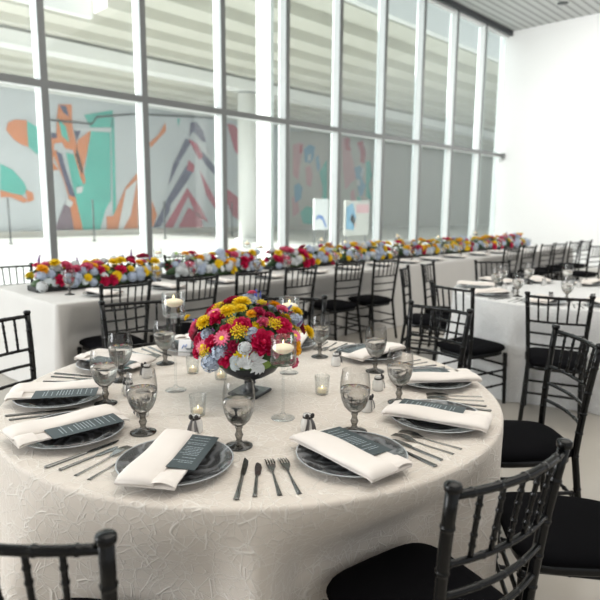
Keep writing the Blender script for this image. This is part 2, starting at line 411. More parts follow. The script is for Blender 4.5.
paint('navy_patch', M['p_navy'], [A([(235,100),(262,105),(275,150),(250,130)]), A([(295,200),(322,200),(305,245)]), A([(205,210),(225,215),(225,232),(205,235)]),
    A([(222,285),(245,295),(262,360),(300,470),(275,460),(240,350)]),
    B([(200,130),(225,128),(250,165),(262,210),(245,205),(210,165),(195,190)]),
    B([(180,195),(205,205),(160,280),(108,390),(130,300)]), B([(185,300),(210,325),(150,430),(80,545),(50,550),(110,430)]),
    B([(225,240),(250,250),(300,310),(300,345),(260,300)]), B([(462,270),(480,300),(480,440),(460,420)])], 4)
paint('brown_patch', M['p_brown'], [A([(225,580),(255,500),(300,480),(296,600),(225,600)])], 2)
paint('red_patch', M['p_red'], [B([(345,135),(375,140),(390,160),(392,265),(375,240)]), B([(190,280),(215,300),(212,330),(185,320)]), B([(235,320),(300,440),(300,480),(262,420)]),
    B([(185,390),(240,470),(270,530),(220,500),(190,425),(130,550),(95,550),(140,460)]), B([(345,395),(390,430),(390,520),(365,500),(342,440)]), B([(150,550),(190,470),(240,500),(250,550)]),
    B([(190,195),(225,215),(250,265),(235,280),(205,225)])], 5)
paint('pale_patch', M['p_white'], [A([(500,440),(545,400),(520,540),(490,600),(470,600)]), B([(200,180),(235,205),(300,290),(300,305),(240,235)]), B([(120,460),(190,360),(180,400),(110,520)]), A([(262,470),(290,490),(280,510),(262,500)]), A([(300,430),(330,425),(325,450),(305,455)]), A([(290,192),(440,196),(440,206),(300,203)])], 6)
# second mural farther right
C4 = lambda p: L(300, 130, 4, p)
mural2 = thing('wall_mural', 'faded figure mural in pink, blue and teal farther right behind the windows', 'mural', (34, MY-.02, 0))
def paint2(name, mat, polys, layer):
    b = MB()
    for poly in polys:
        vs = []
        for (px, py) in poly:
            q = at_y(px, py, MY); vs.append((q.x-34, -.012*layer, max(q.z, .26)))
        b.add(vs, [tuple(range(len(vs)))], 0, False)
    b.build(name, mat, mural2)
paint2('beige_field', M['facade'], [[(288,131),(600,131),(600,240),(288,240)]], 0)
paint2('pink_patch', M['p_pink'], [C4([(-30,60),(0,48),(12,80),(0,130),(-8,200),(-30,180)]), C4([(20,150),(40,140),(50,180),(42,230),(24,215)]), C4([(165,30),(190,24),(202,90),(215,140),(228,190),(200,215),(180,240),(170,160)]), C4([(200,250),(215,235),(222,290),(204,305)]), C4([(-34,270),(-10,262),(-4,330),(-30,350)])], 1)
paint2('blue_patch', M['p_sky'], [C4([(14,76),(36,58),(58,66),(54,110),(40,132),(18,128)]), C4([(215,150),(238,142),(255,168),(246,196),(262,222),(250,258),(238,270),(228,226),(222,190)]), C4([(-26,222),(-6,212),(8,232),(2,276),(-22,292)]), C4([(60,110),(72,100),(80,150),(68,170)])], 2)
paint2('teal_patch', M['p_teal'], [C4([(76,170),(92,140),(106,118),(108,330),(84,318),(90,240)]), C4([(262,128),(278,122),(286,180),(274,220),(285,280),(262,268)]), C4([(0,330),(24,304),(48,310),(46,378),(10,372)]), C4([(228,262),(244,276),(240,300),(226,296)])], 2)
paint2('red_patch', M['p_red'], [C4([(225,50),(248,44),(262,90),(256,136),(238,126),(240,90)]), C4([(175,35),(198,32),(196,60),(204,84),(180,80)]), C4([(-4,60),(10,56),(8,90),(-6,96)])], 3)
paint2('pale_patch', M['p_white'], [C4([(222,196),(236,200),(238,222),(226,224)]), C4([(30,100),(42,96),(40,122),(28,124)]), C4([(248,150),(254,158),(246,190),(240,182)])], 4)
# things outside
for i, px in enumerate((10, 94, 165, 232)):
    q = at_z(px, 240 if px else 240, 0); q = at_y(px, 232, 24.8)
    f = thing('fence_post', ['thin dark fence post outside, leftmost', 'thin dark fence post outside, second from left', 'thin dark fence post outside, third from left', 'thin dark fence post outside, rightmost near the round column'][i], 'fence post', (q.x, 24.8, -.06), 0, 'thin posts of the wire fence outside')
    MB().tube([(0, 0, 0), (0, 0, 1.85)], .035, 8).build('post', M['dark_metal'], f)
    MB().lathe([(.0001, .0), (.09, .0), (.09, .03), (.04, .05)], 12).build('base_plate', M['dark_metal'], f)
pp = [at_y(x, y_, 29.86) for x, y_ in ((50, 120), (92, 124), (97, 117), (135, 114), (215, 118))]
structure(MB().tube([tuple(p) for p in pp], .05, 8).build('drain_pipe', M['dark_metal']))  # dark drain pipe along the outside wall
def easel(name, label, px0, px1, py0, py1, Y, blobs):
    a = at_y(px0, py1, Y); b = at_y(px1, py0, Y)
    t = thing(name, label, 'sign', ((a.x+b.x)/2, Y, -.06)); w = b.x-a.x
    MB().box(-w/2, w/2, -.02, .02, a.z+.06, b.z+.06).build('board', M['card' if name == 'notice_board' else 'facade'], t)
    for s_ in (-1, 1): MB().tube([(s_*w*.4, .03, 0), (s_*w*.4, .03, a.z+.2)], .02, 8).build('leg', M['dark_metal'], t)
    for nm, mt, poly in blobs:
        bb = MB(); bb.add([(-w/2+u*w, -.026, a.z+.06+v*(b.z-a.z)) for u, v in poly], [tuple(range(len(poly)))], 0, False); bb.build(nm, mt, t)
easel('notice_board', 'white sign board with a blue stroke standing outside the window', 313.5, 328, 199, 230, 12, [('blue_stroke', M['blue_ink'], [(.15, .3), (.35, .38), (.6, .3), (.8, .05), (.9, .1), (.65, .42), (.35, .5), (.12, .42)])])
easel('poster_board', 'pale poster with blue and orange patches standing outside the window', 344, 369, 201, 236, 12, [('blue_patch', M['p_sky'], [(.05, .2), (.35, .15), (.45, .5), (.3, .95), (.05, .8)]), ('orange_patch', M['p_orange'], [(.2, .45), (.42, .25), (.42, .45), (.28, .65)]), ('pink_patch', M['p_pink'], [(.45, .65), (.98, .65), (.98, .9), (.45, .9)])])

# ------------------------------------------------------------------ tables and cloths
DENT = []     # seat footprints that push the cloth in: (x, y, facing angle)
def limit(cx, cy, a, r, z):
    out = r
    for (x, y, fa) in DENT:
        # chair frame: fx forward
        fx, fy = cos(fa), sin(fa)
        dx, dy = cos(a), sin(a)
        if fx*dx+fy*dy > -.5: continue
        # seat front line: points with (p - chair).f = .222
        den = -(fx*dx+fy*dy)
        rr = ((cx-x)*fx+(cy-y)*fy-.232)/den      # radius at which the ray meets the seat's front plane
        px, py = cx+dx*rr-x, cy+dy*rr-y
        lat = abs(-fy*px+fx*py)
        if rr > out or rr < .3: continue
        w = 1 if lat < .235 else max(0, 1-(lat-.235)/.16); w = w*w*(3-2*w)
        h = 1 if z < .48 else max(0, (.755-z)/.275); h = h*h*(3-2*h) if z >= .48 else 1
        out = min(out, r+(rr-r)*w*h)
    return out
def noise1(a, seeds):
    return sum(w*sin(n*a+ph) for n, w, ph in seeds)
def round_cloth(name, label, cx, cy, R, mat, seed, flare=.05, amp=1.15):
    rnd = random.Random(seed)
    seeds = [(n, w*(.6+.6*rnd.random()), rnd.random()*6.28) for n, w in ((5, .5), (9, .9), (14, .8), (21, .25))]
    nseg = 300; prof = []
    for r in (0.0001, .15, .3, .45, .6, .75, .85, R-.012): prof.append((r, .76, 0))
    for a in (30, 60, 90): prof.append((R-.012+.012*sin(math.radians(a)), .76-.012*(1-cos(math.radians(a))), 0))
    for i in range(1, 25):
        t = i/24; prof.append((R+flare*.75*t**.8, .748-(.748-.004)*t, t))
    vs = []; fs = []
    for (r, z, t) in prof:
        for k in range(nseg):
            a = 2*PI*k/nseg; d = amp*noise1(a, seeds)*.020*min(1, t*1.5)*(0.35+.65*t)*2
            rr = limit(cx, cy, a, r+d, z) if t > 0 else r
            vs.append((rr*cos(a), rr*sin(a), z))
    n = len(prof)
    for i in range(n-1):
        for k in range(nseg): fs.append((i*nseg+k, (i+1)*nseg+k, (i+1)*nseg+(k+1) % nseg, i*nseg+(k+1) % nseg))
    fs.append(tuple(range(nseg)))
    b = MB().add(vs, fs, 0, True)
    return tag(b.build(name, mat, None, (cx, cy, 0)), label, 'tablecloth')
def round_table(label, cx, cy, R):
    t = thing('round_table', label, 'table', (cx, cy, 0))
    MB().lathe([(.0001, .73), (R-.03, .73), (R-.02, .742), (R-.03, .754), (.0001, .754)], 64).build('tabletop', M['wood'], t)
    for i in range(4):
        a = PI/4+i*PI/2
        MB().tube([(.55*cos(a), .55*sin(a), 0), (.55*cos(a), .55*sin(a), .73)], .016, 8).build('leg', M['metal_leg'], t)
C1 = Vector((1.418, 1.638, 0)); C2 = Vector((5.08, 1.83, 0)); RT = .915
round_table('round banquet table under the ivory cloth in the foreground', C1.x, C1.y, RT)
round_table('round banquet table under the white cloth at the right, behind the foreground chairs', C2.x, C2.y, RT)
LX0, LX1, LY0, LY1 = 1.66, 11.75, 4.10, 5.44
lt = thing('banquet_table', 'long banquet table under the grey-white cloth beside the windows', 'table', ((LX0+LX1)/2, (LY0+LY1)/2, 0))
hx = (LX1-LX0)/2; hy = (LY1-LY0)/2
MB().box(-hx+.06, hx-.06, -hy+.06, hy-.06, .725, .752).build('tabletop', M['wood'], lt)
for sx in (-1, -.33, .33, 1):
    for sy in (-1, 1): MB().tube([(sx*(hx-.3), sy*(hy-.3), 0), (sx*(hx-.3), sy*(hy-.3), .725)], .02, 8).build('leg', M['metal_leg'], lt)
def long_cloth():
    # perimeter points of a rounded rectangle with outward normals
    pts = []; r = .03; step = .06
    def edge(p0, p1, nrm):
        n = max(2, int((Vector(p1)-Vector(p0)).length/step))
        for i in range(n): pts.append((Vector(p0).lerp(Vector(p1), i/n), Vector(nrm)))
    def corner(c, a0):
        for i in range(6):
            a = a0+i/6*PI/2; pts.append((Vector((c[0]+r*cos(a), c[1]+r*sin(a))), Vector((cos(a), sin(a)))))
    edge((-hx+r, -hy), (hx-r, -hy), (0, -1)); corner((hx-r, -hy+r), -PI/2)
    edge((hx, -hy+r), (hx, hy-r), (1, 0)); corner((hx-r, hy-r), 0)
    edge((hx-r, hy), (-hx+r, hy), (0, 1)); corner((-hx+r, hy-r), PI/2)
    edge((-hx, hy-r), (-hx, -hy+r), (-1, 0)); corner((-hx+r, -hy+r), PI)
    n = len(pts); vs = []; fs = []; rings = []
    zs = [(.76, -.012), (.757, -.004), (.748, 0)] + [(.748-.744*i/16, None) for i in range(1, 17)]
    s = 0
    arc = [0]
    for i in range(1, n): arc.append(arc[-1]+(pts[i][0]-pts[i-1][0]).length)
    for z, off in zs:
        for i, (p, nr) in enumerate(pts):
            if off is None:
                t = (.748-z)/.744; a = arc[i]
                cr = 1 if abs(nr.x*nr.y) > .05 else 0
                d = .018*t + .012*t*(sin(a*5.1)+.7*sin(a*8.7+1)+.5*sin(a*2.3+2)) + cr*.07*t
            else: d = off
            q = p+nr*d
            if off is None and abs(nr.y) > .9:
                sg = -1 if nr.y < 0 else 1
                for (cx_, cy_, fa) in DENT:
                    lx = q.x+(LX0+LX1)/2-cx_; yc = cy_-(LY0+LY1)/2
                    if abs(lx) > .42 or abs(yc-sg*hy) > .5 or sin(fa)*sg > -.8: continue
                    yf = yc-sg*.236
                    if (yf-q.y)*sg > 0: continue
                    w = 1 if abs(lx) < .24 else max(0, 1-(abs(lx)-.24)/.12); w = w*w*(3-2*w)
                    h = 1 if z < .48 else max(0, (.755-z)/.275)
                    q = Vector((q.x, q.y+(yf-q.y)*w*h))
            vs.append((q.x, q.y, z))
    for k in range(len(zs)-1):
        for i in range(n): fs.append((k*n+i, (k+1)*n+i, (k+1)*n+(i+1) % n, k*n+(i+1) % n))
    fs.append(tuple(range(n)))
    b = MB().add(vs, fs, 0, True); 
    return tag(b.build('tablecloth', M['cloth3'], None, ((LX0+LX1)/2, (LY0+LY1)/2, 0)), 'plain grey-white cloth covering the long table by the windows', 'tablecloth')

# ------------------------------------------------------------------ chairs
def node_tube(b, path, r, nodes, nr=1.35, seg=10, taper=None):
    """tube along a polyline with bamboo rings at given fractions"""
    P = [Vector(p) for p in path]; Ls = [0]
    for i in range(1, len(P)): Ls.append(Ls[-1]+(P[i]-P[i-1]).length)
    T = Ls[-1]
    fr = set(l/T for l in Ls)
    ring = {}
    w = .0032/T
    for f in nodes:
        for df, k in ((-w*3.2, 1.0), (-w*1.5, 1.0), (-w*.7, nr), (w*.7, nr), (w*1.5, 1.0), (w*3.2, 1.0)):
            g = min(1, max(0, f+df)); fr.add(g); ring[g] = k
    out = []; rad = []
    for f in sorted(fr):
        l = f*T; i = 1
        while i < len(P)-1 and Ls[i] < l: i += 1
        t = (l-Ls[i-1])/max(1e-9, Ls[i]-Ls[i-1]); out.append(P[i-1].lerp(P[i], t))
        base = r if taper is None else r+(taper-r)*f
        rad.append(base*ring.get(f, 1.0))
    b.tube(out, rad, seg)
def make_chair():
    t = thing('chiavari_chair', 'x', 'chair')
    bl = M['black']
    def back_y(z):
        u = max(0, (z-.43)/.485); return -.187-.022*u-.028*u*u
    for s in (-1, 1):
        b = MB()
        path = [(s*.186, -.245, 0), (s*.174, -.215, .2), (s*.163, -.187, .43)] + [(s*(.163+.031*(z-.43)/.48), back_y(z), z) for z in (.52, .60, .68, .76, .84, .910)]
        node_tube(b, path, .0150, (.15, .31, .47, .585, .68, .78, .90), 1.16, 12, .0140)
        p = path[-1]
        b.lathe([(.0145, -.006), (.0178, -.004), (.0185, -.001), (.0185, .008), (.0165, .011), (.009, .0135), (.0001, .014)], 14, mat=Matrix.Translation(p))
        b.build('back_post', bl, t)
        b = MB(); node_tube(b, [(s*.192, .195, 0), (s*.186, .182, .395)], .0135, (.25, .5, .75, .95), 1.25, 10, .0165); b.build('front_leg', bl, t)
    def rail(z, r, nodes, bow, nm):
        b = MB(); hw = .163+.031*(z-.43)/.48; xs = [-hw+2*hw*i/12 for i in range(13)]
        node_tube(b, [(x, back_y(z)-bow*(1-(x/hw)**2), z) for x in xs], r, nodes, 1.16, 10); b.build(nm, bl, t)
    rail(.893, .0100, (.12, .3, .5, .7, .88), .030, 'top_rail')
    for z in (.725, .645, .565): rail(z, .0080, (.04, .28, .5, .72, .96), .026, 'cross_rail')
    for i in range(5):
        x = -.124+.062*i; bw = (1-(x/.19)**2)
        b = MB(); node_tube(b, [(x*.93, back_y(.725)-.026*bw, .725), (x, back_y(.893)-.030*bw, .893)], .0062, (.2, .36, .62, .8), 1.3, 8); b.build('spindle', bl, t)
    # seat frame: rounded trapezoid
    def ring(k, w0, w1, d, z):
        pts = []
        for i in range(36):
            a = 2*PI*i/36; c, s_ = cos(a), sin(a); e = .45
            x = (abs(c)**e)*(1 if c > 0 else -1); y = (abs(s_)**e)*(1 if s_ > 0 else -1)
            w = w0+(w1-w0)*(y+1)/2
            pts.append((x*w*k, y*d*k, z))
        return pts
    def loft(rings, nm, mt):
        vs = sum(rings, []); n = 36; fs = [tuple(range(n-1, -1, -1)), tuple(range((len(rings)-1)*n, len(rings)*n))]
        for k in range(len(rings)-1):
            for i in range(n): fs.append((k*n+i, k*n+(i+1) % n, (k+1)*n+(i+1) % n, (k+1)*n+i))
        MB().add(vs, fs, 0, True).build(nm, mt, t)
    loft([ring(.97, .166, .197, .197, .383), ring(1, .166, .197, .197, .389), ring(1, .166, .197, .197, .411), ring(.97, .166, .197, .197, .415)], 'seat_frame', bl)
    loft([ring(.94, .180, .212, .210, .4155), ring(1.0, .180, .212, .210, .423), ring(1.02, .180, .212, .210, .435), ring(.99, .180, .212, .210, .450), ring(.90, .180, .212, .210, .460), ring(.70, .180, .212, .210, .466), ring(.35, .180, .212, .210, .469)], 'cushion', M['cushion'])
    def bar(p0, p1):
        b = MB(); node_tube(b, [p0, p1], .0085, (.06, .35, .65, .94), 1.3, 8); b.build('stretcher', bl, t)
    for s in (-1, 1):
        bar((s*.176, -.222, .155), (s*.189, .190, .155)); bar((s*.171, -.206, .265), (s*.188, .187, .265))
    for z in (.20, .30): bar((-.188, .189, z), (.188, .189, z))
    bar((-.173, -.212, .225), (.173, -.212, .225))
    return t
CH = Proto(make_chair)
def chair(top, face, label, group=None, off=.245):
    f = Vector((face[0], face[1], 0)).normalized()
    p = Vector((top[0], top[1], 0)) + f*off
    DENT.append((p.x, p.y, math.atan2(f.y, f.x)))
    return CH.put((p.x, p.y, 0), math.atan2(f.y, f.x)-PI/2, label, group)
def tow(top, C): return (C.x-top[0], C.y-top[1])
g1 = 'black chairs around the foreground round table'
chair((1.162, .502), (.19, .98), 'black bamboo-style chair in the right foreground, nearest the camera', g1, .225)
chair((.276, .99), (.80, .60), 'black chair cut off at the bottom left corner', g1)
chair((2.01, .37), (-.60, .80), 'black chair at the right edge, mostly its round seat showing', g1, .27)
chair((2.615, .86), (-.72, .69), 'black chair with angled backrest at the right edge, above the cut-off seat', g1)
chair((2.855, 1.695), (-1, .03), 'black chair across the foreground table at right, its backrest overlapping another chair', g1)
chair((2.505, 2.525), (-.78, -.63), 'black chair behind the bouquet on the far side of the foreground table', g1)
chair((1.70, 3.04), (-.30, -.95), 'black chair behind the smoky goblets at the back left of the foreground table', g1)
chair((.905, 2.99), (.38, -.92), 'black chair at the left edge beside the foreground table, white floor behind it', g1)
g2 = 'black chairs around the right-hand round table'
chair((3.70, 2.12), (.97, -.2), 'black chair with its seat turned right, left side of the white round table', g2)
chair((4.52, 3.09), (.42, -.9), 'black chair seen edge-on in front of the grey long cloth', g2)
chair((5.08, 3.19), (.27, -.96), 'black chair facing the white round table, just right of the edge-on chair', g2)
chair((5.92, 2.90), (-.62, -.78), 'black chair behind the stacked plates on the far side of the white round table', g2)
chair((3.805, 1.39), (.95, .32), 'black chair with its back to the camera in front of the white round table', g2)
chair((9.98, 3.10), (.25, 1), 'distant black chair at the right edge near the white wall', None)
g3 = 'black chairs along the near side of the long table'
near = [(2.05, 0, 'leftmost'), (2.68, .02, 'second from the left'), (3.27, .0, 'third from the left'), (3.86, -.05, 'fourth from the left'),
        (4.58, -.12, 'fifth from the left'), (5.17, -.12, 'last before the bare cloth'),
        (8.30, -.15, 'first beyond the bare cloth'), (8.92, -.1, 'second beyond the bare cloth'), (9.62, -.1, 'third beyond the bare cloth'), (10.2, -.1, 'fourth beyond the bare cloth'), (10.86, -.1, 'next to last at the far end'), (11.45, -.1, 'last at the far end by the white wall')]
for x, r, w in near:
    chair((x, 3.78 if x < 5 else 3.75), (sin(-r), cos(r)), 'black chair, near side of long table, ' + w, g3)
g4 = 'black chairs along the window side of the long table, half hidden by flowers'
words = ['first', 'second', 'third', 'fourth', 'fifth', 'sixth', 'seventh', 'eighth', 'ninth', 'tenth', 'eleventh', 'twelfth']
for i in range(10):
    chair((1.90+.93*i, 5.70), (0, -1), 'black chair, window side of long table, %s from the left, behind flowers' % words[i], g4)

# cloths are draped after the chairs: pushed-in seats dent them
round_cloth('tablecloth', 'ivory web-textured cloth covering the big foreground round table', C1.x, C1.y, RT, M['cloth'], 3)
round_cloth('tablecloth', 'white crinkled cloth covering the round table at the right', C2.x, C2.y, RT, M['cloth2'], 5, .10, 1.9)
long_cloth()

# ------------------------------------------------------------------ tableware
ZT0 = .7604
def make_plate():
    t = thing('charger_plate', 'x', 'plate')
    prof = [(.0001, .004), (.06, .004), (.095, .005), (.110, .009), (.130, .017), (.152, .0225), (.155, .0235), (.1555, .0215), (.131, .0135), (.112, .0055), (.097, .0012), (.06, .0), (.0001, .0)]
    b = MB().lathe(prof, 64); b.build('dish', M['plate'], t)
    MB().lathe([(.1525, .0228), (.1545, .0245), (.1565, .0228), (.1545, .0212), (.1525, .0228)], 64).build('rim', M['plate_rim'], t)
    return t
PL = Proto(make_plate)
def make_napkin():
    # long folded napkin; +X points from the seat edge to the table centre
    t = thing('napkin', 'x', 'napkin')
    Ln, W = .330, .150
    def drape(u):   # height over the plate along its length
        x = (u-.5)*Ln
        e = max(0, abs(x)-.150)
        return .0275 - e*e*24
    def under(u, v):
        x = (u-.5)*Ln; y = -W/2+v*W
        return (x, y, drape(u)+.0012*sin(8*u+3*v))
    b = MB(); nu, nv = 18, 8
    top = [under(i/nu, j/nv) for j in range(nv+1) for i in range(nu+1)]
    b.grid(nu, nv, lambda u, v: (under(u, v)[0], under(u, v)[1], under(u, v)[2]+.005))
    b.grid(nu, nv, lambda u, v: (under(u, 1-v)[0], under(u, 1-v)[1], under(u, 1-v)[2]))
    for (f0, f1) in (((0, 0), (1, 0)), ((1, 1), (0, 1))):
        b.grid(nu, 1, lambda u, v: (lambda q: (q[0], q[1], q[2]+.005*v))(under(f0[0]+(f1[0]-f0[0])*u, f0[1])))
    for (f0, f1) in (((1, 0), (1, 1)), ((0, 1), (0, 0))):
        b.grid(nv, 1, lambda u, v: (lambda q: (q[0], q[1], q[2]+.005*v))(under(f0[0], f0[1]+(f1[1]-f0[1])*u)))
    b.build('lower_fold', M['napkin'], t)
    # puffed upper fold, left two thirds
    n = 20; vs = []; fs = []; nu = 20
    w = .098; cy = W/2-w/2+.002
    for i in range(nu+1):
        u = i/nu; x = (u-.5)*(Ln+.006); z0 = drape(u)+.006
        pf = .015*(1-.35*(2*u-1)**4)
        for k in range(n):
            a = 2*PI*k/n; c, s_ = cos(a), sin(a)
            yy = cy+(w/2)*(abs(c)**.6)*(1 if c > 0 else -1)*(1+.03*sin(5*u+1))
            zz = z0+(pf*(abs(s_)**.8) if s_ > 0 else 0) + (.003*sin(2*PI*(u*1.3+k/n)) if s_ > 0 else 0)
            vs.append((x, yy, zz))
    for i in range(nu):
        for k in range(n): fs.append((i*n+k, (i+1)*n+k, (i+1)*n+(k+1) % n, i*n+(k+1) % n))
    fs += [tuple(range(n)), tuple(range((nu+1)*n-1, nu*n-1, -1))]
    MB().add(vs, fs, 0, True).build('upper_fold', M['napkin'], t)
    # turned-up pocket at the outer end
    b = MB(); b.grid(6, 6, lambda u, v: (-Ln/2+.055*u-.002, -W/2-.003+.075*v, drape(u*.16)+.0085+.010*sin(PI*v)*(1-.3*u)))
    b.grid(6, 6, lambda u, v: (-Ln/2+.055*(1-u)-.002, -W/2-.003+.075*v, drape((1-u)*.16)+.0065))
    b.build('pocket', M['napkin'], t)
    return t
NP = Proto(make_napkin)
def make_menu():
    t = thing('menu_card', 'x', 'menu')
    Lm, Wm = .215, .10
    b = MB().box(-Lm/2, Lm/2, -Wm/2, Wm/2, 0, .0012); b.build('card', M['menu'], t)
    b = MB(); rnd = random.Random(4)
    x = Lm/2-.02
    while x > -Lm/2+.03:
        ln = .020+.020*rnd.random(); th = .0016
        xx = -.045
        y = -.030
        while y < -.030+ln*1.6:
            wd = .004+.006*rnd.random()
            b.box(x-th, x+th*.6, y, min(y+wd, .03), .0013, .0016); y += wd+.002
        x -= (.010 if rnd.random() < .6 else .018)
    b.build('printed_lines', M['print'], t)
    return t
ME = Proto(make_menu)
def flat_part(b, outline, z, th, mat=None):
    n = len(outline)
    vs = [(x, y, z(x)) for x, y in outline]+[(x, y, z(x)+th) for x, y in outline]
    fs = [tuple(range(n-1, -1, -1)), tuple(range(n, 2*n))]+[(i, (i+1) % n, n+(i+1) % n, n+i) for i in range(n)]
    b.add(vs, fs, 0, False, mat)
def make_fork():
    t = thing('fork', 'x', 'fork')
    b = MB(); b.grid(14, 6, lambda u, v: ((-.105+.125*u), (v-.5)*(.0135-.0085*u**.7), .0008+.0022*(1-(2*v-1)**2)+.006*max(0, u-.6)*1.2))
    b.grid(14, 2, lambda u, v: ((-.105+.125*u), (.5-v)*(.0135-.0085*u**.7), .0004+.006*max(0, u-.6)*1.2))
    b.build('handle', M['steel'], t)
    b = MB()
    zc = lambda x: .0035+.004*sin(PI*min(1, max(0, (x-.02)/.085)))-.002*max(0, (x-.07)/.03)
    flat_part(b, [(.018, -.0028), (.030, -.006), (.042, -.0115), (.055, -.0125), (.055, .0125), (.042, .0115), (.030, .006), (.018, .0028)], zc, .002)
    for i in range(4):
        y = -.0108+.0072*i
        b.grid(6, 1, lambda u, v: (.055+.045*u, y+(v-.5)*(.0042-.0018*u), zc(.055+.045*u)+.002))
        b.grid(6, 1, lambda u, v: (.055+.045*u, y+(.5-v)*(.0042-.0018*u), zc(.055+.045*u)))
        for s_ in (-1, 1): b.grid(6, 1, lambda u, v: (.055+.045*u, y+s_*.5*(.0042-.0018*u), zc(.055+.045*u)+.002*v))
    b.build('tines', M['steel'], t)
    return t
def make_knife():
    t = thing('table_knife', 'x', 'knife')
    b = MB(); b.grid(12, 8, lambda u, v: (-.118+.120*u, (v-.5)*(.015-.005*u), .0005+.0055*math.sqrt(max(0, 1-(2*v-1)**2))))
    b.grid(12, 1, lambda u, v: (-.118+.120*u, (.5-v)*(.015-.005*u), .0005))
    b.ball((-.118, 0, .003), .0075, 10, 6, sq=(.5, 1, .4)); b.build('handle', M['steel'], t)
    b = MB(); flat_part(b, [(0, -.004), (.018, -.0075), (.07, -.0085), (.095, -.006), (.114, .005), (.112, .007), (.09, .0075), (.02, .006), (0, .004)], lambda x: .0015, .0016)
    b.build('blade', M['steel'], t)
    return t
def make_butter_knife():
    t = thing('butter_knife', 'x', 'knife')
    b = MB(); b.grid(12, 8, lambda u, v: (-.105+.105*u, (v-.5)*(.0125-.004*u), .0005+.005*math.sqrt(max(0, 1-(2*v-1)**2))))
    b.grid(12, 1, lambda u, v: (-.105+.105*u, (.5-v)*(.0125-.004*u), .0005)); b.ball((-.105, 0, .003), .006, 10, 6, sq=(.5, 1, .4)); b.build('handle', M['steel'], t)
    b = MB(); flat_part(b, [(0, -.003), (.012, -.010), (.05, -.012), (.072, -.008), (.082, .001), (.076, .006), (.05, .0075), (.012, .0055), (0, .003)], lambda x: .0015, .0016)
    b.build('blade', M['steel'], t)
    return t
FK, KN, BK = Proto(make_fork), Proto(make_knife), Proto(make_butter_knife)
def make_goblet():
    t = thing('goblet', 'x', 'goblet')
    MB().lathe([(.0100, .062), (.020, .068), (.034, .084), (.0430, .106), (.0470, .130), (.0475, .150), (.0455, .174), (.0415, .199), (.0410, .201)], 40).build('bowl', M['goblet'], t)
    MB().lathe([(.0001, .0), (.0400, .0), (.0410, .002), (.039, .004), (.024, .009), (.0110, .014), (.0080, .021), (.0105, .029), (.0130, .036), (.0095, .044), (.0085, .052), (.0115, .059), (.0100, .064), (.0001, .069)], 32).build('stem', M['goblet_stem'], t)
    MB().lathe([(.0001, .070), (.018, .072), (.031, .086), (.0405, .107), (.0445, .130), (.0452, .142), (.0001, .142)], 32).build('water', M['drink'], t)
    return t
GB = Proto(make_goblet)
def make_favour():
    t = thing('favour_jar', 'x', 'favour jar')
    MB().lathe([(.0001, 0), (.0185, 0), (.021, .003), (.0215, .020), (.020, .034), (.015, .043), (.0125, .047), (.0135, .053), (.0125, .056), (.0001, .057)], 28).build('jar', M['frost'], t)
    b = MB(); b.lathe([(.0145, .043), (.0150, .045), (.0150, .048), (.0140, .050)], 24); b.build('ribbon_band', M['knot'], t)
    for s in (-1, 1):
        b = MB()   # tail hanging in front of the jar (toward -X = the seat side)
        b.grid(6, 5, lambda u, v: (-.0165-.0075*sin(min(1, u*1.6)*PI/2)-.001*sin(v*PI), s*(.0015+.004*u+ (v)*(.006+.011*u*(1.2-.4*u))), .047-.034*u-(.007*abs(v-.5)*2*u**3)))
        b.build('ribbon_tail', M['ribbon'], t)
        b = MB(); b.ball((-.017, s*.0095, .054), .0085, 10, 6, sq=(.55, .85, 1.05)); b.build('bow_loop', M['knot'], t)
    b = MB(); b.ball((-.0175, 0, .047), .0045, 8, 6); b.build('knot', M['knot'], t)
    return t
FV = Proto(make_favour)

